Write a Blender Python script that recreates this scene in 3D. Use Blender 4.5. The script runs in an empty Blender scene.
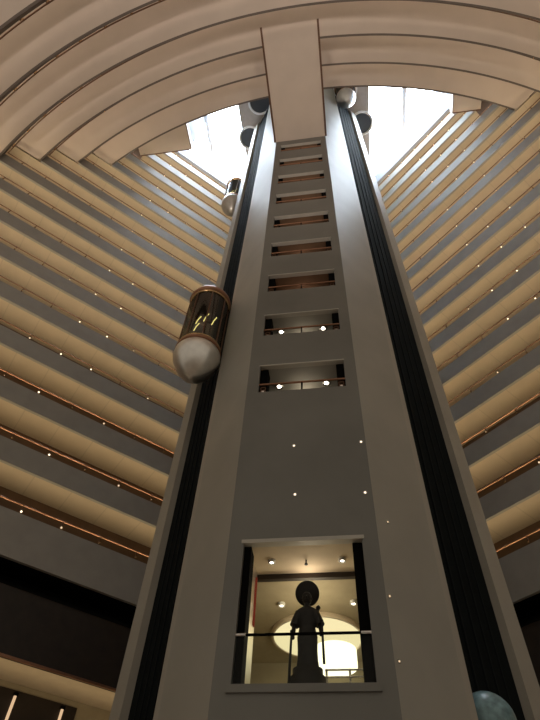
import bpy, math, random
from mathutils import Vector, Matrix
random.seed(4)
C = bpy.context.scene.collection
EYE = 1.6                       # eye height; all z below are heights above the eye, lifted by EYE
def V(x, y, z): return Vector((x, y, z + EYE))

# ------------------------------------------------------------------ materials
def mat(name, col, rough=.6, metal=0., var=.0, scale=3., spec=.5, bump=0.):
    m = bpy.data.materials.new(name); m.use_nodes = True
    nt = m.node_tree; b = nt.nodes['Principled BSDF']
    b.inputs['Base Color'].default_value = (*col, 1)
    b.inputs['Roughness'].default_value = rough; b.inputs['Metallic'].default_value = metal
    b.inputs['Specular IOR Level'].default_value = spec
    if var or bump:
        g = nt.nodes.new('ShaderNodeNewGeometry'); n = nt.nodes.new('ShaderNodeTexNoise')
        n.inputs['Scale'].default_value = scale; n.inputs['Detail'].default_value = 5
        nt.links.new(g.outputs['Position'], n.inputs['Vector'])
        if var:
            r = nt.nodes.new('ShaderNodeValToRGB'); nt.links.new(n.outputs['Fac'], r.inputs['Fac'])
            r.color_ramp.elements[0].position = .3; r.color_ramp.elements[1].position = .7
            r.color_ramp.elements[0].color = (*[c*(1-var) for c in col], 1)
            r.color_ramp.elements[1].color = (*[min(1, c*(1+var)) for c in col], 1)
            nt.links.new(r.outputs['Color'], b.inputs['Base Color'])
        if bump:
            bp = nt.nodes.new('ShaderNodeBump'); bp.inputs['Strength'].default_value = bump
            nt.links.new(n.outputs['Fac'], bp.inputs['Height']); nt.links.new(bp.outputs['Normal'], b.inputs['Normal'])
    return m
def emit(name, col, s, mis=False):
    m = bpy.data.materials.new(name); m.use_nodes = True
    nt = m.node_tree; nt.nodes.clear()
    e = nt.nodes.new('ShaderNodeEmission'); e.inputs['Color'].default_value = (*col, 1); e.inputs['Strength'].default_value = s
    o = nt.nodes.new('ShaderNodeOutputMaterial'); nt.links.new(e.outputs[0], o.inputs[0])
    if not mis: m.cycles.emission_sampling = 'NONE'
    return m
def jointed(name, col, d, pitch, rough=.7, var=.04, dark=.88, width=.05):
    """plaster with faint joints at every `pitch` metres along the horizontal direction d"""
    m = mat(name, col, rough, var=var, scale=1.2)
    nt = m.node_tree; b = nt.nodes['Principled BSDF']
    src = b.inputs['Base Color'].links[0].from_socket
    g = nt.nodes.new('ShaderNodeNewGeometry'); dp = nt.nodes.new('ShaderNodeVectorMath'); dp.operation = 'DOT_PRODUCT'
    dp.inputs[1].default_value = d; nt.links.new(g.outputs['Position'], dp.inputs[0])
    dv = nt.nodes.new('ShaderNodeMath'); dv.operation = 'DIVIDE'; dv.inputs[1].default_value = pitch
    fr = nt.nodes.new('ShaderNodeMath'); fr.operation = 'FRACT'
    lt = nt.nodes.new('ShaderNodeMath'); lt.operation = 'LESS_THAN'; lt.inputs[1].default_value = width/pitch
    mx = nt.nodes.new('ShaderNodeMix'); mx.data_type = 'RGBA'; mx.blend_type = 'MULTIPLY'
    nt.links.new(dp.outputs['Value'], dv.inputs[0]); nt.links.new(dv.outputs[0], fr.inputs[0]); nt.links.new(fr.outputs[0], lt.inputs[0])
    nt.links.new(lt.outputs[0], mx.inputs[0]); nt.links.new(src, mx.inputs[6]); mx.inputs[7].default_value = (dark, dark, dark, 1)
    nt.links.new(mx.outputs[2], b.inputs['Base Color'])
    return m

AX = -1.03                                   # axis of symmetry of the atrium (x)
CORNER = Vector((AX, 27.13, 0)); A47 = math.radians(47)
DL = Vector((-math.sin(A47), -math.cos(A47), 0)); NL = Vector((-math.cos(A47), math.sin(A47), 0))
DR = Vector((math.sin(A47), -math.cos(A47), 0)); NR = Vector((math.cos(A47), math.sin(A47), 0))
PITCH = 1.68; PHASE = .85

M = dict(
    granite=mat('granite_dark', (.195, .195, .18), .42, var=.10, scale=.5),  # shade of the front face put into its colour; facets are lighter
    granite_light=mat('granite_light', (.40, .39, .35), .45, var=.08, scale=.5),
    granite_edge=mat('granite_edge', (.45, .43, .38), .45, var=.05, scale=.8),
    lintel=mat('lintel_stone', (.52, .50, .45), .5, var=.05),
    pilaster=mat('granite_pilaster', (.42, .40, .35), .45, var=.07, scale=.6),
    black=mat('shaft_black', (.009, .012, .013), .8, var=.15, scale=2, spec=.04),
    steel=mat('rail_steel', (.012, .015, .017), .7, metal=0., spec=.05),
    soffit_l=jointed('soffit_left', (.62, .52, .38), DL, PITCH),
    soffit_r=jointed('soffit_right', (.62, .52, .38), DR, PITCH),
    soffit_arc=mat('soffit_curved', (.70, .60, .52), .8, var=.03, scale=.7),
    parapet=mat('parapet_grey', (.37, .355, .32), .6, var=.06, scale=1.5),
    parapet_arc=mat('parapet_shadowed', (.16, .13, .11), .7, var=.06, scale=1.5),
    brown=mat('corridor_brown', (.17, .10, .055), .7, var=.12, scale=1.5),
    copper=mat('copper', (.36, .19, .115), .42, metal=.8),
    darkcopper=mat('copper_dark', (.16, .085, .05), .5, metal=.5),
    brass=mat('brass', (.75, .52, .28), .25, metal=1.),
    wood=mat('dark_panelling', (.022, .014, .009), .55, var=.3, scale=2.5),
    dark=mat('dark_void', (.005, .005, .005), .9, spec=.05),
    cream=mat('cream_plaster', (.60, .50, .36), .8, var=.04),
    tan=mat('tan_wall', (.40, .34, .23), .8, var=.06),
    bridge=mat('bridge_soffit', (.70, .60, .52), .8, var=.03, scale=.8),
    bronze=mat('bronze', (.018, .017, .015), .6, metal=.3, var=.3, scale=9, bump=.3),
    chrome=mat('chrome', (.75, .74, .72), .18, metal=1.),
    floor=mat('floor_stone', (.42, .34, .26), .35, var=.12, scale=.8),
    ceil=mat('ceiling_beige', (.46, .42, .38), .8, var=.05),
    hatch=mat('hatch_dark', (.05, .065, .085), .6),
    pale=mat('pale_rim', (.86, .87, .88), .6),
    curb=mat('curb_pale', (.36, .40, .48), .7),
    dome=mat('dome_metal', (.85, .83, .79), .33, metal=.85, var=.12, scale=2.5, bump=.25),
    white=mat('white_paint', (.75, .74, .70), .5),
    teal=mat('teal_globe', (.20, .33, .37), .3, var=.35, scale=7),
    mirror=mat('lobby_metal', (.55, .50, .40), .3, metal=.8),
    redstrip=emit('red_strip', (1, .16, .08), .12),
    sky=emit('skylight_glow', (.78, .89, 1), 26, True),
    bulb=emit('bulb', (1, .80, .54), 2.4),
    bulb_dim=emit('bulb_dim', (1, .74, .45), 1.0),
    bulb_big=emit('bulb_big', (1, .93, .78), 14),
    round=emit('round_light', (1, .86, .47), .95, True),
    drum=emit('drum_light', (1, .94, .64), 1.9, True),
    sconce=emit('sconce', (1, .66, .38), .75),
    cablight=emit('cab_light', (1, .85, .30), 2.2),
)
def glass(name, col, alpha, rough=.05):
    m = bpy.data.materials.new(name); m.use_nodes = True
    nt = m.node_tree; nt.nodes.clear()
    t = nt.nodes.new('ShaderNodeBsdfTransparent'); t.inputs[0].default_value = (*col, 1)
    g = nt.nodes.new('ShaderNodeBsdfGlossy'); g.inputs['Roughness'].default_value = rough
    mx = nt.nodes.new('ShaderNodeMixShader'); mx.inputs[0].default_value = alpha
    o = nt.nodes.new('ShaderNodeOutputMaterial')
    nt.links.new(t.outputs[0], mx.inputs[1]); nt.links.new(g.outputs[0], mx.inputs[2]); nt.links.new(mx.outputs[0], o.inputs[0])
    return m
M['glass'] = glass('smoked_glass', (.42, .42, .36), .12)

# ------------------------------------------------------------------ mesh builder
class MB:
    def __init__(s): s.v = []; s.f = []; s.smooth = []
    def add(s, vs, fs, smooth=False):
        o = len(s.v); s.v += [Vector(v) for v in vs]
        s.f += [[o+i for i in f] for f in fs]; s.smooth += [smooth]*len(fs); return s
    def hexa(s, p):            # 4 bottom, 4 top, same winding
        return s.add(p, [(3,2,1,0), (4,5,6,7), (0,1,5,4), (1,2,6,5), (2,3,7,6), (3,0,4,7)])
    def obox(s, o, d, n, a0, a1, n0, n1, z0, z1):    # along d, across n, from point o
        P = lambda a, b, z: Vector((o.x+d.x*a+n.x*b, o.y+d.y*a+n.y*b, z+EYE))
        return s.hexa([P(a0,n0,z0), P(a1,n0,z0), P(a1,n1,z0), P(a0,n1,z0), P(a0,n0,z1), P(a1,n0,z1), P(a1,n1,z1), P(a0,n1,z1)])
    def box(s, x0, x1, y0, y1, z0, z1):
        return s.obox(Vector((0,0,0)), Vector((1,0,0)), Vector((0,1,0)), x0, x1, y0, y1, z0, z1)
    def prism(s, poly, z0, z1):
        n = len(poly); b = [V(x, y, z0) for x, y in poly]; t = [V(x, y, z1) for x, y in poly]
        return s.add(b+t, [tuple(range(n))[::-1], tuple(range(n, 2*n))] + [(i, (i+1) % n, n+(i+1) % n, n+i) for i in range(n)])
    def tube(s, pts, r, seg=8):
        pts = [Vector(p) for p in pts]; rs = r if isinstance(r, (list, tuple)) else [r]*len(pts)
        vs = []; up = Vector((0, 0, 1))
        for i, p in enumerate(pts):
            t = (pts[min(i+1, len(pts)-1)] - pts[max(i-1, 0)]).normalized()
            a = up if abs(t.z) < .9 else Vector((1, 0, 0))
            x = t.cross(a).normalized(); y = t.cross(x)
            vs += [p + (x*math.cos(2*math.pi*k/seg) + y*math.sin(2*math.pi*k/seg))*rs[i] for k in range(seg)]
        n = len(pts); fs = []
        for i in range(n-1):
            fs += [(i*seg+k, i*seg+(k+1) % seg, (i+1)*seg+(k+1) % seg, (i+1)*seg+k) for k in range(seg)]
        s.add(vs, fs, True)
        s.add(vs[:seg], [tuple(range(seg))]); s.add(vs[-seg:], [tuple(range(seg))[::-1]])
        return s
    def lathe(s, c, prof, seg=32, smooth=True, sx=1, sy=1):       # prof [(r,z)] about vertical axis at c
        vs = []; fs = []
        for r, z in prof:
            vs += [(c[0]+sx*r*math.cos(2*math.pi*k/seg), c[1]+sy*r*math.sin(2*math.pi*k/seg), c[2]+z) for k in range(seg)]
        for i in range(len(prof)-1):
            fs += [(i*seg+k, i*seg+(k+1) % seg, (i+1)*seg+(k+1) % seg, (i+1)*seg+k) for k in range(seg)]
        return s.add(vs, fs, smooth)
    def ball(s, c, r, seg=12, rings=8):
        return s.lathe(c, [(max(1e-4, r*math.sin(math.pi*i/rings)), -r*math.cos(math.pi*i/rings)) for i in range(rings+1)], seg)
    def build(s, name, m, parent=None, loc=None):
        me = bpy.data.meshes.new(name); base = parent['_w'] if parent is not None else (0, 0, 0)
        base = Vector(base); l = Vector(loc) if loc is not None else base
        me.from_pydata([tuple(v - l) for v in s.v], [], s.f)
        me.polygons.foreach_set('use_smooth', s.smooth); me.materials.append(m); me.update()
        o = bpy.data.objects.new(name, me); C.objects.link(o)
        o['_w'] = tuple(l); o.location = l - base
        if parent is not None: o.parent = parent
        return o
def tag(o, label=None, cat=None, group=None, kind=None):
    for k, x in (('label', label), ('category', cat), ('group', group), ('kind', kind)):
        if x: o[k] = x
    return o
def thing(name, loc, label, cat, group=None):
    o = bpy.data.objects.new(name, None); C.objects.link(o); o.location = loc; o['_w'] = tuple(loc)
    o.empty_display_size = .2
    return tag(o, label, cat, group)
def struct(mb, name, m, parent=None):
    o = mb.build(name, m, parent)
    if parent is None: o['kind'] = 'structure'
    return o
def place(src, name, loc, parent):            # a linked copy of one part
    o = src.copy(); o.name = name; C.objects.link(o); o.parent = parent
    o['_w'] = tuple(loc); o.location = Vector(loc) - Vector(parent['_w']); return o
def arealight(name, loc, rz, length, width, power, col, down=False, spread=180):
    l = bpy.data.lights.new(name, 'AREA'); l.shape = 'RECTANGLE'; l.size = length; l.size_y = width; l.energy = power; l.color = col; l.spread = math.radians(spread)
    o = bpy.data.objects.new(name, l); C.objects.link(o); o.location = loc
    o.rotation_euler = (0 if down else math.pi, 0, rz); return o
def point(name, loc, power, col, r=.1):
    l = bpy.data.lights.new(name, 'POINT'); l.energy = power; l.color = col; l.shadow_soft_size = r
    o = bpy.data.objects.new(name, l); C.objects.link(o); o.location = loc; return o

ORD = ['lowest', 'second', 'third', 'fourth', 'fifth', 'sixth', 'seventh', 'eighth', 'ninth', 'tenth', 'eleventh', 'twelfth', 'thirteenth', 'fourteenth', 'fifteenth']
WARM = (1, .765, .46)
S = lambda j: 14.65 + 3*j                     # underside of balcony j
ARC_R = 38.5
arc_c = lambda j: (AX+.4, 2.78 + 2.02*(j-7) + ARC_R)      # centre of the curved edge of balcony j

def arc_hits(j, D, off=0):                    # distance along a wall where the curved edge meets it
    cx, cy = arc_c(j); px, py = CORNER.x-cx, CORNER.y-cy
    b = px*D.x+py*D.y; c = px*px+py*py-ARC_R**2
    return -b + math.sqrt(b*b-c)

# ------------------------------------------------------------------ shell
struct(MB().box(-60, 60, -40, 45, -1.8, -1.6), 'floor', M['floor'])
for nm, D, N in (('left', DL, NL), ('right', DR, NR)):
    struct(MB().obox(CORNER, D, N, -3, 34, 1.75, 2.0, 10.0, 60.4), 'wall_'+nm, M['brown'])
# ------------------------------------------------------------------ straight balconies
def post_mesh(D, N):
    """slim upright with a round boss, from the parapet top to the handrail; origin at its foot"""
    o = Vector((0, 0, 0)); mb = MB()
    mb.obox(o, D, N, -.02, .02, .02, .07, -EYE, .40-EYE)
    mb.obox(o, D, N, -.05, .05, -.005, .10, -EYE, .02-EYE)
    return mb
def rail_lamp(D, N):  # boss on the post; its glowing copies imitate glints on the rail
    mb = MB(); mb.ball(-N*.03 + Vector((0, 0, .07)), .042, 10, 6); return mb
PROTO = {}
def straight_balcony(side, D, N, j, label, s0=2.5, s1=None, low=None):
    z = S(j) if low is None else low
    top = S(j)+1.1
    root = thing('straight_balcony', V(*(CORNER + D*12).to_2d(), z), label, 'balcony', 'straight balconies on the %s wall' % side)
    MB().obox(CORNER, D, N, s0, s1, 0, .15, z, top).build('parapet', M['parapet'], root)
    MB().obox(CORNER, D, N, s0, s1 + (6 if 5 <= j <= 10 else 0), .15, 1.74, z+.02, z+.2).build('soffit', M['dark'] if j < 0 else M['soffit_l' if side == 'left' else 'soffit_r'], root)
    P = lambda s, n, zz: V(*(CORNER + D*s + N*n).to_2d(), zz)
    MB().tube([P(s0, .045, top+.40), P(s1, .045, top+.40)], .035, 8).build('handrail', M['copper' if j < 2 else 'darkcopper'], root)
    k0 = math.ceil((max(s0, 6)-PHASE)/PITCH); k1 = int((s1-.1-PHASE)/PITCH)
    for k in range(k0, k1+1):
        s = PHASE + k*PITCH; at = P(s, 0, top)
        if side not in PROTO:
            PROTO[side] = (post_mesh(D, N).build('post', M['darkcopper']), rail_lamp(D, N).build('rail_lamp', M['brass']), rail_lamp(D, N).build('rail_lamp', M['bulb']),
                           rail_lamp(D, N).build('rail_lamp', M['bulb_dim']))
        pr = PROTO[side]
        p = place(pr[0], 'post', at, root)
        lit = (15.2 < s < 18.5 and (j > 1 or s > 15)) or (side == 'right' and 14 < s < 17 and j > 2)  # bosses glow only where the imitated glints fall
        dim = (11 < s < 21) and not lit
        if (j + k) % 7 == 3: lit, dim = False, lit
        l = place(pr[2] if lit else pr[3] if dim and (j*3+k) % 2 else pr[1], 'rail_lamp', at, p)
    mid = (s0+s1)/2
    arealight('corridor_cove', P(mid, .16, top+.02), math.atan2(D.y, D.x), s1-s0, .1, 2.6*(s1-s0), WARM, spread=110)
    return root
for side, D, N in (('left', DL, NL), ('right', DR, NR)):
    for j in range(-1, 14):
        if 5 <= j <= 10: s1 = arc_hits(j, D)
        elif j == 11: s1 = 23.5
        elif j >= 12: s1 = 20.2
        else: s1 = 33
        lab = ('%s grey balcony with copper rail up the %s wall, counting from the bottom' % (ORD[j+1], side)) if j < 13 else 'topmost grey balcony with copper rail on the %s wall, under the skylight' % side
        straight_balcony(side, D, N, j, lab, s1=s1, low=10.95 if j == -1 else None)
for side in PROTO:
    for o in PROTO[side]: bpy.data.objects.remove(o)
# wall fascia above the topmost balconies
for nm, D, N in (('left', DL, NL), ('right', DR, NR)):
    struct(MB().obox(CORNER, D, N, -1, 24, 0, .3, S(14)-.6, 58.3), 'trim_'+nm, M['curb'])
    struct(MB().obox(CORNER, D, N, -1, 24, .3, 1.75, S(14)-.6, S(14)-.3), 'trim_%s_soffit' % nm, M['soffit_l' if nm == 'left' else 'soffit_r'])

# ------------------------------------------------------------------ curved balconies overhead
def arc_pts(j, r, a0, a1, n=56):
    cx, cy = arc_c(j)
    return [(cx + r*math.sin(a), cy - r*math.cos(a)) for a in [a0 + (a1-a0)*i/n for i in range(n+1)]]
def arc_box(mb, j, r0, r1, a0, a1, z0, z1, n=56, clip=False):
    A = arc_pts(j, r0, a0, a1, n); B = arc_pts(j, r1, a0, a1, n)
    vs = [V(x, y, z0) for x, y in A] + [V(x, y, z0) for x, y in B] + [V(x, y, z1) for x, y in A] + [V(x, y, z1) for x, y in B]
    if clip:
        for v in vs:
            for N in (NL, NR):
                dn = (v.x-CORNER.x)*N.x + (v.y-CORNER.y)*N.y
                if dn > 0: v.x -= dn*N.x; v.y -= dn*N.y
    m = n+1; fs = []
    for i in range(n):
        fs += [(i, i+1, m+i+1, m+i), (2*m+i, 3*m+i, 3*m+i+1, 2*m+i+1), (i, 2*m+i, 2*m+i+1, i+1), (m+i, m+i+1, 3*m+i+1, 3*m+i)]
    fs += [(0, m, 3*m, 2*m), (n, 2*m+n, 3*m+n, m+n)]
    return mb.add(vs, fs, False)
CURVED = ['outermost and lowest', 'second', 'third', 'fourth', 'fifth', 'innermost and highest']
protoP = None
for q, j in enumerate(range(5, 11)):
    z = S(j); cx, cy = arc_c(j)
    ang = []
    for D in (DL, DR):
        p = CORNER + D*(arc_hits(j, D) - .1); ang.append(math.atan2(p.x-cx, cy-p.y))
    a0, a1 = ang
    lab = {0: 'outermost of the curved balconies overhead, mostly cut off by the frame', 5: 'innermost of the curved balconies overhead, its edge against the skylight'}.get(
        q, '%s of the curved balconies overhead counting in from the outermost' % CURVED[q])
    root = thing('curved_balcony', V(cx, cy-ARC_R, z), lab, 'balcony', 'curved balconies sweeping overhead')
    arc_box(MB(), j, ARC_R+.12, ARC_R+4.6, a0-.12, a1+.12, z-.02, z+.2, 72, True).build('soffit', M['soffit_arc'], root)
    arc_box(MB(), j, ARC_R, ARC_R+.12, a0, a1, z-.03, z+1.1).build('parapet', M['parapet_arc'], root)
    MB().tube([V(x, y, z+1.5) for x, y in arc_pts(j, ARC_R-.06, a0, a1)], .04, 8).build('handrail', M['darkcopper'], root)
    for i in range(7):                       # unseen lights added along the parapet top to brighten the soffit above
        a = a0 + (i+.5)*(a1-a0)/7
        if j < 10: arealight('curved_cove', V(cx+(ARC_R+.3)*math.sin(a), cy-(ARC_R+.3)*math.cos(a), z+1.12), a, (a1-a0)*ARC_R/7, .12, 16, (1, .80, .62), spread=170)
    n = int((a1-a0)*ARC_R/PITCH)
    for k in range(n+1):
        a = a0 + (k+.5)*(a1-a0)/(n+1); x, y = cx+ARC_R*math.sin(a), cy-ARC_R*math.cos(a)
        if protoP is None:
            X = Vector((1, 0, 0)); Y = Vector((0, -1, 0))
            mb = MB(); mb.box(-.02, .02, -.02, .03, -EYE, .42-EYE); mb.box(-.045, .045, -.03, .06, -EYE, .03-EYE)
            protoP = mb.build('post', M['brass'])
        p = place(protoP, 'post', V(x, y, z+1.1), root); p.rotation_euler = (0, 0, a)
bpy.data.objects.remove(protoP)
# flat corner soffits with their pale upstands, beside the skylight
for nm, xe, xw, y1 in (('left', -11.4, -16.2, 13.5), ('right', 11.9, 14.2, 13.3)):
    sg = -1 if nm == 'left' else 1
    z = S(12)
    struct(MB().box(min(xe, xw), max(xe, xw), 6.5, y1, z, z+.25), 'ceiling_corner_'+nm, M['soffit_arc'])
    struct(MB().box(min(xe, xe-sg*.08), max(xe, xe-sg*.08), 6.5, y1+.08, z-.02, z+1.0), 'trim_corner_edge_'+nm, M['darkcopper'])
    struct(MB().box(min(xe, xw), max(xe, xw), y1, y1+.1, z-.02, z+1.0), 'trim_corner_front_'+nm, M['darkcopper'])
    struct(MB().box(min(xe, xe+sg*.2), max(xe, xe+sg*.2), 6.5, y1, z+.25, 60.4), 'wall_corner_'+nm, M['curb'])

# ------------------------------------------------------------------ roof: slab round the tower, skylights, hatches
struct(MB().box(-7.6, 5.6, 10.6, 26, 59.5, 60.4), 'ceiling', M['ceil'])
struct(MB().box(-30, 30, -30, 11.2, 60.4, 60.7), 'ceiling_near', M['ceil'])
for k, (x0, x1) in enumerate(((-21, -7.6), (5.6, 19))):
    w = MB().box(x0, x1, 11.2, 32, 60.45, 60.5).build('window_%d' % (k+1), M['sky']); w['kind'] = 'structure'
    fr = MB()
    xx = AX + (-10.2 if k == 0 else 10.2)
    fr.box(xx-.2, xx+.2, 11.2, 32, 59.9, 60.45)
    fr.build('window_frame', M['pale'], w)  # skylight glare on this beam put into its pale colour
for side, sx in (('left', -1), ('right', 1)):
    for fb, dx, y in (('front', 4.30, 12.2), ('rear', 5.80, 15.5)):
        x = AX + sx*dx
        h = thing('shaft_hatch', V(x, y, 59.28), 'round dark ceiling hatch with pale rim, %s of the two %s of the tower' % ('nearer' if fb == 'front' else 'farther', side), 'hatch', 'lift hatches in the ceiling')
        MB().lathe(V(x, y, 59.28), [(1.0, .2), (1.0, 0), (1.2, 0), (1.2, .2)], 40).build('rim', M['pale'], h)
        MB().lathe(V(x, y, 59.28), [(.001, .1), (1.0, .1)], 40, False).build('cover', M['hatch'], h)

# ------------------------------------------------------------------ lift tower
TX = lambda dx: AX + dx
TOP = 59.25; BASE = -1.6
YF = 10.6; HW = 1.69; OW = 1.33
tower = thing('lift_tower', V(AX, 13, BASE), 'tall granite lift tower with stacked openings rising to the skylight', 'tower')
fw = MB()
openings = [(4.2, 7.2)] + [(12.4+3*k, 13.68+3*k) for k in range(9)]
for sx in (-1, 1):
    fw.box(min(TX(sx*OW), TX(sx*HW)), max(TX(sx*OW), TX(sx*HW)), YF, YF+.14, BASE, TOP)
zz = BASE
for a, b in openings + [(TOP, TOP)]:
    fw.box(TX(-OW), TX(OW), YF, YF+.14, zz, a); zz = b
fw.build('front_wall', M['granite'], tower)
for sx in (-1, 1):
    def poly(*pts): return [(TX(sx*x), y) for x, y in (pts if sx < 0 else pts[::-1])][::-1]
    fd = (2.34**-1*1.43, 0)
    MB().prism(poly((HW, YF), (3.04, 11.887), (2.85, 12.1), (HW, YF+.2)), BASE, TOP).build('side_facet', M['granite_light'], tower)
    MB().prism(poly((3.04, 11.887), (3.19, 12.03), (2.95, 12.25), (2.85, 12.1)), BASE, TOP).build('edge_strip', M['granite_edge'], tower)
    MB().prism(poly((3.19-.16, 12.03+.12), (4.76-.16, 14.12+.12), (4.40, 14.35), (2.8, 12.3)), BASE, TOP).build('lift_track', M['black'], tower)
    MB().prism(poly((4.76, 14.10), (5.19, 14.5), (4.75, 14.95), (4.55, 14.26)), BASE, TOP).build('pilaster', M['pilaster'], tower)
    MB().prism(poly((4.2, 14.9), (4.7, 14.93), (4.7, 17.3), (4.2, 17.3)), BASE, TOP).build('rear_wall', M['black'], tower)
    t = Vector((sx*1.44, 1.96, 0)).normalized(); nrm = Vector((sx*.806, -.592, 0)); p0 = Vector((TX(sx*3.03), 12.15, 0))
    for a in (.6, 1.1, 1.55, 2.0):
        MB().obox(p0, t, nrm, a, a+.05, -.02, .05, BASE, TOP).build('guide_rail', M['steel'], tower)
MB().box(TX(-4.4), TX(4.4), 17.0, 17.3, BASE, TOP).build('rear_wall', M['granite'], tower)

# small openings up the tower front: recess lining (structure of the tower), rail, post, brackets
UP = ['lowest', 'second', 'third', 'fourth', 'fifth', 'sixth', 'seventh', 'eighth', 'topmost']
for k, (a, b) in enumerate(openings[1:]):
    y0, y1 = YF+.14, 13.0
    lin = MB()
    lin.box(TX(-OW), TX(OW), y0, y1, b+.02, b+.2)                 # recess ceiling
    lin.box(TX(-OW), TX(OW), y0, y1, a-1.2, a-1.1)                # recess floor
    lin.box(TX(-OW), TX(OW), y1, y1+.1, a-1.2, b+.2)              # recess back
    lin.build('landing_lining', M['brown'] if k > 1 else M['parapet'], tower)
    for sx in (-1, 1):
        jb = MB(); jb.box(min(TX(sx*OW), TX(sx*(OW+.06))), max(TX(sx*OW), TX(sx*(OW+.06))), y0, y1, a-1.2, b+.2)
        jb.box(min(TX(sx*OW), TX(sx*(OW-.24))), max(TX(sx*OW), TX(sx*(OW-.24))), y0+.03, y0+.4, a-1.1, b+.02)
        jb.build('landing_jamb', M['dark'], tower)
    MB().box(TX(-OW-.02), TX(OW+.02), YF-.015, YF+.15, b-.02, b+.03).build('lintel_strip', M['lintel'], tower)
    r = thing('landing_rail', V(AX, YF+.07, a), 'copper guard rail in the %s of the tower landing openings%s' % (UP[k], ' below the bridge' if k == 8 else ''), 'railing', 'rails in the tower landing openings')
    MB().tube([V(TX(-OW), YF+.07, a+.42), V(TX(OW), YF+.07, a+.42)], .035, 10).build('handrail', M['copper'], r)
    MB().tube([V(AX, YF+.07, a), V(AX, YF+.07, a+.40)], .025, 8).build('post', M['dark'], r)
    for sx in (-1, 1):
        x = TX(sx*(OW-.13))
        br = MB()
        br.box(x-.09, x+.09, YF+.09, YF+.12, a, a+.06); br.box(x-.09, x+.09, YF+.09, YF+.12, a+.16, a+.21); br.box(x-.09, x+.09, YF+.09, YF+.12, a+.30, a+.34)
        br.box(x-.09, x-.06, YF+.09, YF+.12, a, a+.34); br.box(x+.06, x+.09, YF+.09, YF+.12, a, a+.34)
        br.build('bracket', M['darkcopper'], r)
        MB().box(x-.04, x+.04, YF+.08, YF+.10, a+.08, a+.15).build('bracket_plate', M['chrome'], r)
    if k < 2:
        for sx in (-1, 1):
            x, y = TX(sx*.78 - .05), 11.5 if k == 0 else 11.38
            d = thing('ceiling_downlight', V(x, y, b+.02), 'lit downlight %s inside the %s tower landing opening' % ('on the left' if sx < 0 else 'on the right', UP[k]), 'light', 'downlights in the tower landings')
            MB().lathe(V(x, y, b-.03), [(.08, .05), (.08, 0), (.12, 0), (.12, .05)], 20).build('trim_ring', M['chrome'], d)
            MB().lathe(V(x, y, b-.01), [(.001, 0), (.065, 0)], 20).build('lamp', M['bulb_big'], d)
        point('landing_glow', V(AX, 11.8, b-.4), 9, (1, .85, .62), .2)
    else:
        point('landing_glow', V(AX, 11.8, b-.4), 9, (1, .66, .46), .2)
# star-like glowing dots on the granite
for (x, z, lab) in ((-1.24, 10.09, 'upper left of the central four'), (.54, 10.08, 'upper right of the central four'),
                    (-1.2, 8.47, 'lower left of the central four'), (.49, 8.42, 'lower right of the central four')):
    d = thing('wall_spotlight', V(x, YF, z), 'tiny round light in the tower front, ' + lab, 'light', 'tiny lights in the tower front')
    MB().ball(V(x, YF-.01, z), .024, 12, 8).build('lamp', M['bulb'], d)
    MB().tube([V(x, YF-.012, z), V(x, YF+.01, z)], .05, 14).build('rim', M['chrome'], d)
for (t_, z, lab) in ((.20, 7.75, 'on the right facet above the opening corner'), (.05, 5.85, 'on the right facet beside the statue opening'), (.06, 4.6, 'on the right facet by the sill of the statue opening')):
    x, y = TX(HW + 1.35*t_), YF + 1.287*t_
    d = thing('wall_spotlight', V(x, y, z), 'tiny round light ' + lab, 'light', 'tiny lights in the tower front')
    MB().ball(V(x+.007, y-.007, z), .02, 12, 8).build('lamp', M['bulb_dim'], d)
    MB().tube([V(x+.01, y-.01, z), V(x-.01, y+.01, z)], .04, 14).build('rim', M['chrome'], d)

# ------------------------------------------------------------------ statue hall behind the large opening
za, zb = openings[0]
MB().box(TX(-OW-.05), TX(OW+.05), YF-.03, YF+.16, zb-.04, zb+.05).build('lintel_strip', M['lintel'], tower)
MB().box(TX(-OW-.08), TX(OW+.08), YF-.05, YF+.3, za-.14, za).build('opening_sill', M['granite'], tower)
for sx in (-1, 1):
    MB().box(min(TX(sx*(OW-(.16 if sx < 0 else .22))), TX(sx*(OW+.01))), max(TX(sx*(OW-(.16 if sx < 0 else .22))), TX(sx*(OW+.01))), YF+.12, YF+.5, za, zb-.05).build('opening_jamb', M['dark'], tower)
    MB().box(min(TX(sx*(OW-.10)), TX(sx*OW)), max(TX(sx*(OW-.10)), TX(sx*OW)), YF+.5, 12.0, za, zb+.05).build('hall_side_panel', M['mirror'], tower)
    MB().box(min(TX(sx*(OW-.13)), TX(sx*(OW-.1))), max(TX(sx*(OW-.13)), TX(sx*(OW-.1))), 11.8, 11.9, 5.9, zb-.15).build('red_light_strip', M['redstrip'], tower) if sx < 0 else None  # glowing strip imitating a red reflection in the side panel
MB().box(TX(-1.62), TX(1.62), YF+.145, 12.1, zb+.03, zb+.2).build('hall_front_ceiling', M['cream'], tower)
MB().box(TX(-2.6), TX(2.6), 12.0, 12.12, zb-.10, zb+.1).build('ceiling_beam', M['wood'], tower)
MB().box(TX(-2.65), TX(2.65), 12.12, 16.95, zb+.05, zb+.2).build('hall_ceiling', M['tan'], tower)
MB().box(TX(-2.65), TX(2.65), 16.8, 16.95, za, zb+.1).build('hall_back_wall', M['tan'], tower)
for sx in (-1, 1):
    MB().box(min(TX(sx*2.6), TX(sx*2.7)), max(TX(sx*2.6), TX(sx*2.7)), 12.1, 16.9, za, zb+.1).build('hall_side_wall', M['tan'], tower)
MB().box(TX(-OW), TX(OW), YF+.145, 12.1, za-.12, za).box(TX(-2.6), TX(2.6), 12.1, 16.9, za-.12, za).build('hall_floor', M['tan'], tower)
h = thing('opening_rail', V(AX, YF+.1, za), 'dark handrail across the statue opening with chrome ends', 'railing')
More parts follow.
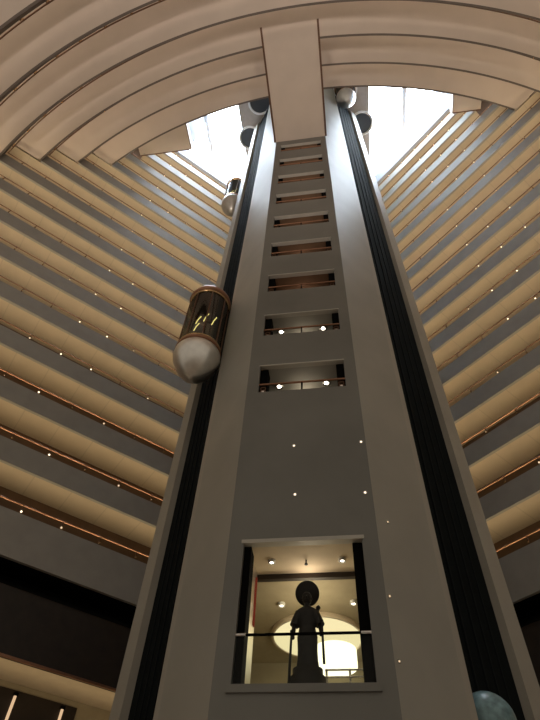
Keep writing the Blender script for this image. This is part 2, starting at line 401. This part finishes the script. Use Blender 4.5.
MB().tube([V(TX(-OW-.02), YF+.05, 5.13), V(TX(OW+.02), YF+.05, 5.13)], .028, 10).build('handrail', M['dark'], h)
for sx in (-1, 1):
    MB().tube([V(TX(sx*(OW+.02)), YF+.05, 5.13), V(TX(sx*(OW-.2)), YF+.05, 5.13)], .036, 10).build('end_sleeve', M['chrome'], h)
MB().box(TX(-OW), TX(OW), YF+.06, YF+.075, za, 5.1).build('glass_panel', glass('clear_glass', (.95, .96, .94), .008), h)
rl = thing('ceiling_lamp', V(-1.05, 15.1, zb), 'large round glowing ceiling lamp behind the statue', 'light')
MB().lathe(V(-1.05, 15.1, zb-.06), [(.001, 0), (1.20, 0)], 48, False).build('diffuser', M['round'], rl)
MB().lathe(V(-1.05, 15.1, zb-.08), [(1.20, .1), (1.20, 0), (1.27, 0), (1.27, .12)], 48).build('rim', M['cream'], rl)
dr = thing('drum_pendant', V(-.62, 15.6, zb-.5), 'bright drum shaped pendant hanging under the round ceiling lamp', 'light')
MB().lathe(V(-.62, 15.6, zb-.66), [(.001, 0), (.52, 0), (.60, .05), (.60, .5), (.001, .5)], 32).build('shade', M['drum'], dr)
MB().tube([V(-.62, 15.6, zb-.16), V(-.62, 15.6, zb)], .03, 8).build('stem', M['chrome'], dr)
for i, (x, y, lab) in enumerate(((-1.83, 11.43, 'left of the pair over the statue'), (-.18, 11.46, 'right of the pair over the statue'), (-1.84, 13.4, 'left, behind the beam'), (-.0, 13.4, 'right, behind the beam'), (.35, 16.1, 'right, at the back of the hall'))):
    d = thing('ceiling_downlight', V(x, y, zb), 'lit downlight in the statue hall ceiling, ' + lab, 'light', 'downlights of the statue hall')
    MB().lathe(V(x, y, zb-.03), [(.045, .05), (.045, 0), (.09, 0), (.09, .08)], 20).build('trim_ring', M['white'], d)
    MB().lathe(V(x, y, zb-.015), [(.001, 0), (.055, 0)], 20).build('lamp', M['bulb_big'], d)
sp = thing('sprinkler', V(-1.02, 11.45, zb), 'small dark sprinkler head in the hall ceiling above the statue', 'sprinkler')
MB().tube([V(-1.02, 11.45, zb+.028), V(-1.02, 11.45, zb-.08)], .018, 8).build('stem', M['bronze'], sp)
MB().lathe(V(-1.02, 11.45, zb-.09), [(.001, 0), (.04, 0), (.04, .015), (.001, .015)], 16).build('deflector', M['bronze'], sp)
point('hall_fill', V(-1.0, 12.9, 6.3), 45, (1, .86, .58), .3)
point('hall_front_fill', V(-1.0, 11.9, 6.9), 10, (1, .82, .62), .2)
bl = thing('balustrade', V(-.2, 12.9, za), 'white balustrade of horizontal bars behind the statue', 'railing')
for z in (4.95, 5.10, 5.25, 5.40):
    MB().tube([V(-.75, 12.9, z), V(.40, 12.9, z)], .022, 8).build('bar', M['white'], bl)
for x in (-.72, -.2, .37):
    MB().tube([V(x, 12.93, za), V(x, 12.93, 5.43)], .025, 8).build('post', M['white'], bl)

# ------------------------------------------------------------------ the statue
SX, SY = -1.0, 11.35
st = thing('statue', V(SX, SY, za), 'dark bronze robed statue with a round disc headdress, arms lowered to two staffs', 'statue')
pl = MB(); pl.lathe(V(SX, SY, za), [(.001, 0), (.40, 0), (.40, .22), (.36, .26), (.36, .40), (.30, .46), (.30, .56), (.001, .56)], 24, sy=.75); pl.build('plinth', M['bronze'], st)
bd = MB()
z0 = za+.52
prof = [(.001, 0, 1), (.215, 0, .8), (.205, .06, .8), (.185, .25, .8), (.18, .42, .78), (.185, .58, .75), (.19, .68, .72), (.165, .78, .7), (.150, .88, .68), (.165, .98, .66), (.19, 1.08, .62), (.205, 1.18, .58), (.19, 1.25, .55), (.11, 1.31, .65), (.06, 1.34, .95), (.055, 1.39, 1), (.09, 1.42, 1), (.105, 1.50, 1.05), (.10, 1.58, 1.05), (.06, 1.64, 1), (.001, 1.66, 1)]
vs = []; fs = []; seg = 24
for r, z, q in prof:
    for k in range(seg):
        a = 2*math.pi*k/seg; fold = 1 + (.05*math.sin(a*9) if z < .66 else 0)
        w_ = 1.12 if z < 1.28 else 1; vs.append(V(SX + w_*r*fold*math.cos(a), SY + r*q*fold*math.sin(a), z0+z))
for i in range(len(prof)-1): fs += [(i*seg+k, i*seg+(k+1) % seg, (i+1)*seg+(k+1) % seg, (i+1)*seg+k) for k in range(seg)]
bd.add(vs, fs, True)
for sx in (-1, 1):
    sh = V(SX+sx*.17, SY, z0+1.20); el = V(SX+sx*.275, SY-.02, z0+.90); wr = V(SX+sx*.29, SY-.10, z0+.66 if sx < 0 else z0+.72)
    bd.tube([sh, sh.lerp(el, .5), el], [.085, .095, .10], 12)                       # short wide sleeve
    bd.tube([el, el.lerp(wr, .5), wr], [.05, .045, .034], 10)                       # forearm
    pm = wr + Vector((0, -.015, -.045)); bd.ball(pm, .042, 10, 8)
    for f in range(4):                                                              # fingers closed round the staff
        fz = .022 - f*.018
        bd.tube([pm + Vector((-sx*.02, 0, fz)), pm + Vector((sx*.005, -.05, fz)), pm + Vector((sx*.045, -.045, fz)), pm + Vector((sx*.045, -.01, fz))], [.011, .010, .009, .008], 6)
    bd.tube([pm + Vector((-sx*.03, 0, .03)), pm + Vector((-sx*.02, -.05, .045)), pm + Vector((sx*.02, -.06, .045))], [.012, .010, .008], 6)
bd.tube([V(SX, SY-.105, z0+1.525), V(SX, SY-.135, z0+1.49), V(SX, SY-.105, z0+1.475)], [.012, .02, .014], 8)     # nose
bd.tube([V(SX-.035, SY-.10, z0+1.452), V(SX+.035, SY-.10, z0+1.452)], .012, 6)                                     # mouth
for sx in (-1, 1):
    bd.ball(V(SX+sx*.038, SY-.095, z0+1.525), .016, 8, 6); bd.ball(V(SX+sx*.108, SY, z0+1.50), .025, 8, 6)
body = bd.build('robed_figure', M['bronze'], st)
rm = body.modifiers.new('r', 'REMESH'); rm.mode = 'VOXEL'; rm.voxel_size = .009; rm.use_smooth_shade = True
# disc headdress standing behind the face, tipped towards the hall below
dsk = MB(); c = V(SX+.0, SY+.10, z0+1.68)
prof = [(.001, -.02), (.19, -.035), (.25, -.03), (.27, 0), (.25, .03), (.001, .035)]
R = Matrix.Rotation(math.radians(115), 3, 'X')
vs = []; fs = []; seg = 40
for r, z in prof:
    vs += [c + R @ Vector((r*math.cos(2*math.pi*k/seg), r*math.sin(2*math.pi*k/seg), z)) for k in range(seg)]
for i in range(len(prof)-1): fs += [(i*seg+k, i*seg+(k+1) % seg, (i+1)*seg+(k+1) % seg, (i+1)*seg+k) for k in range(seg)]
dsk.add(vs, fs, True); dsk.build('disc_headdress', M['bronze'], st)
for sx, zl, zh in ((-1, za+.16, .74), (1, za+.62, .95)):
    f = MB(); x = SX+sx*.315
    f.tube([V(x + sx*(.02 if sx > 0 else .05), SY-.115, zl), V(x, SY-.125, z0+zh)], [.028, .024], 10)
    f.ball(V(x, SY-.125, z0+zh), .036, 10, 8)
    f.build('staff', M['bronze'], st)
sd = MB(); sd.tube([V(SX+.16, SY+.07, z0+.98), V(SX+.23, SY+.09, z0+1.33)], [.03, .04], 10); sd.ball(V(SX+.235, SY+.09, z0+1.34), .05, 10, 8); sd.build('quiver', M['bronze'], st)

# ------------------------------------------------------------------ bridge from the curved balconies to the tower
br = thing('footbridge', V(AX, 7, 38.5), 'beige footbridge overhead joining the curved balconies to the tower', 'bridge')
MB().box(TX(-1.70), TX(1.66), 3.0, YF-.01, 38.60, 39.8).build('soffit_slab', M['bridge'], br)
for sx, x in ((-1, TX(-1.70)), (1, TX(1.66))):
    MB().box(min(x, x+sx*.12), max(x, x+sx*.12), 3.75, YF-.01, 38.57, 39.9).build('edge_beam', M['darkcopper'], br)
    MB().tube([V(x, 3.75, 40.3), V(x, YF-.05, 40.3)], .04, 8).build('handrail', M['copper'], br)

# ------------------------------------------------------------------ lifts
def lift(x, y, tip, label, k_=.83):
    """bullet lift: conical metal underside, glazed drum with copper ribs, domed cap"""
    root = thing('bullet_lift', V(x, y, tip), label, 'lift', 'glass bullet lifts')
    c = V(x, y, tip); zj, zt = 1.75, 6.1
    MB().lathe(c, [(.001, 0), (.12, .015), (.30, .10), (.58, .34), (.84, .72), (1.01, 1.12), (1.07, 1.42), (1.05, 1.62), (.98, zj)], 48).build('underside_cone', M['dome'], root)
    rg = MB().lathe(c, [(.96, zj), (1.04, zj), (1.06, zj+.07), (1.04, zj+.14), (.96, zj+.14)], 48).build('lower_ring', M['copper'], root)
    MB().lathe(c, [(.98, zj+.2), (1.03, zj+.2), (1.03, zj+.27), (.98, zj+.27)], 48).build('lower_trim', M['brass'], root)
    MB().lathe(c, [(.96, zj+.14), (.96, zt)], 48).build('glazing', M['glass'], root)
    MB().lathe(c, [(.001, zj+.15), (.94, zj+.15)], 32).build('cabin_floor', M['wood'], root)
    MB().lathe(c, [(.001, zt-.1), (.94, zt-.1)], 32).build('cabin_ceiling', M['wood'], root)
    for k in range(8):
        a = 2*math.pi*(k+.5)/8; px, py = x+.985*math.cos(a), y+.985*math.sin(a)
        MB().tube([V(px, py, tip+zj+.1), V(px, py, tip+zt)], .035, 8).build('mullion', M['darkcopper'], root)
    MB().lathe(c, [(.95, zt-.12), (1.05, zt-.12), (1.07, zt), (1.04, zt+.12), (.95, zt+.12)], 48).build('upper_ring', M['copper'], root)
    MB().lathe(c, [(.96, zt-.32), (1.03, zt-.32), (1.03, zt-.25), (.96, zt-.25)], 48).build('upper_trim', M['brass'], root)
    MB().lathe(c, [(1.0, zt+.12), (.9, zt+.4), (.6, zt+.75), (.25, zt+.95), (.001, zt+1.0)], 48).build('roof_cap', M['copper'], root)
    for k in range(4):
        a = math.pi*(.55 + k*.28) + math.pi*.45; px, py = x+.5*math.cos(a), y+.5*math.sin(a)
        MB().tube([V(px, py, tip+zj+2.0), V(px+.07, py, tip+zj+2.35), V(px+.18, py, tip+zj+2.6)], .026, 8).build('cabin_lamp', M['cablight'], root)
    root.scale = (k_, k_, k_)
    return root
lift(AX-4.05, 11.75, 14.75, 'glass bullet lift with copper ribs and silver conical underside on the left track')
lift(AX-5.85, 15.5, 39.6, 'glass bullet lift high behind the left edge of the tower, below the skylight')
lift(AX+4.08, 11.85, 53.3, 'bullet lift at the very top of the right track, under the ceiling hatch')
# pale round globe low in the right track
gl = thing('globe_lamp', V(2.62, 12.62, 4.3), 'dull teal round globe low in the black right lift track', 'lamp')
MB().ball(V(2.45, 12.68, 4.28), .55, 32, 20).build('globe', M['teal'], gl)
MB().lathe(V(2.45, 12.68, 3.62), [(.001, 0), (.28, 0), (.28, .12), (.001, .12)], 24).build('collar', M['steel'], gl)

# ------------------------------------------------------------------ mezzanine under the lowest balconies
for nm, D, N in (('left', DL, NL), ('right', DR, NR)):
    m_ = thing('mezzanine', V(*(CORNER + D*12).to_2d(), 7.8), 'dark wood panelled mezzanine front under the lowest %s balcony' % nm, 'mezzanine')
    MB().obox(CORNER, D, N, 2, 33, .1, .25, 7.83, 10.05).build('panel_front', M['wood'], m_)
    MB().obox(CORNER, D, N, 2, 33, .08, .27, 10.05, 10.15).build('panel_cap', M['dark'], m_)
    MB().obox(CORNER, D, N, 2, 33, .02, .10, 7.80, 7.88).build('copper_edge', M['copper'], m_)
    MB().obox(CORNER, D, N, 2, 33, .25, 1.98, 7.83, 7.99).build('soffit', M['cream'], m_)
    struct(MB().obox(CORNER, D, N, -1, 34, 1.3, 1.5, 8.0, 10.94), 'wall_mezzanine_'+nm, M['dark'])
    struct(MB().obox(CORNER, D, N, -1, 34, 2.0, 2.3, -1.6, 8.0), 'wall_lobby_'+nm, M['tan'])
    arealight('mezzanine_cove', V(*(CORNER + D*15 + N*.5).to_2d(), 6.6), math.atan2(D.y, D.x), 24, .15, 60, WARM)
pn = MB().obox(CORNER, DL, NL, 10.95, 20, 1.94, 2.0, 2.0, 7.62).build('wall_panel', M['wood'])
tag(pn, 'dark wall panel behind the two lit tubes, lower left', 'panel')
for i, (s_, lab) in enumerate(((15.95, 'farther from the tower'), (14.15, 'nearer the tower'))):
    p = CORNER + DL*(13.25 if i == 0 else 11.5) + NL*1.85
    w = thing('tube_lamp', V(p.x, p.y, 5.5), 'slim glowing vertical tube lamp on the dark wall panel, ' + lab, 'light', 'tube lamps on the lobby wall')
    MB().tube([V(p.x, p.y, 4.2), V(p.x, p.y, 7.42)], .05, 12).build('tube', M['sconce'], w)
    MB().tube([V(p.x, p.y, 7.42), V(p.x, p.y, 7.52)], .09, 12).build('cap', M['dark'], w)

# ------------------------------------------------------------------ light of the hall, sky, camera
w = bpy.data.worlds.new('world'); bpy.context.scene.world = w; w.use_nodes = True
bg = w.node_tree.nodes['Background']; bg.inputs[0].default_value = (1, .87, .70, 1); bg.inputs[1].default_value = .32
for sx in (-1, 1):                             # spots added unseen behind the viewer to brighten the curved undersides
    l = bpy.data.lights.new('lobby_uplight', 'SPOT'); l.energy = 22000; l.color = (1, .86, .75); l.spot_size = math.radians(70); l.spot_blend = 1; l.shadow_soft_size = 1.5
    o = bpy.data.objects.new('lobby_uplight', l); C.objects.link(o); o.location = (sx*9, -9, 0)
    o.rotation_euler = (Vector((sx*9, 3.5, 40)) - o.location).to_track_quat('-Z', 'Y').to_euler()
cam = bpy.data.cameras.new('camera'); co = bpy.data.objects.new('camera', cam); C.objects.link(co)
cam.sensor_fit = 'VERTICAL'; cam.sensor_height = 36; cam.lens = 541/720*36; cam.clip_end = 300; cam.clip_start = .05
rows = [[0.989931, 0.080152, 0.116675], [0.134582, -0.788414, -0.600243], [0.043878, 0.609901, -0.791262]]
m = Matrix(rows).to_4x4(); m.translation = Vector((0, 0, EYE)); co.matrix_world = m
bpy.context.scene.camera = co
vs_ = bpy.context.scene.view_settings; vs_.view_transform = 'Standard'; vs_.look = 'None'; vs_.exposure = 0; vs_.gamma = 1
for o in bpy.data.objects:
    if '_w' in o: del o['_w']
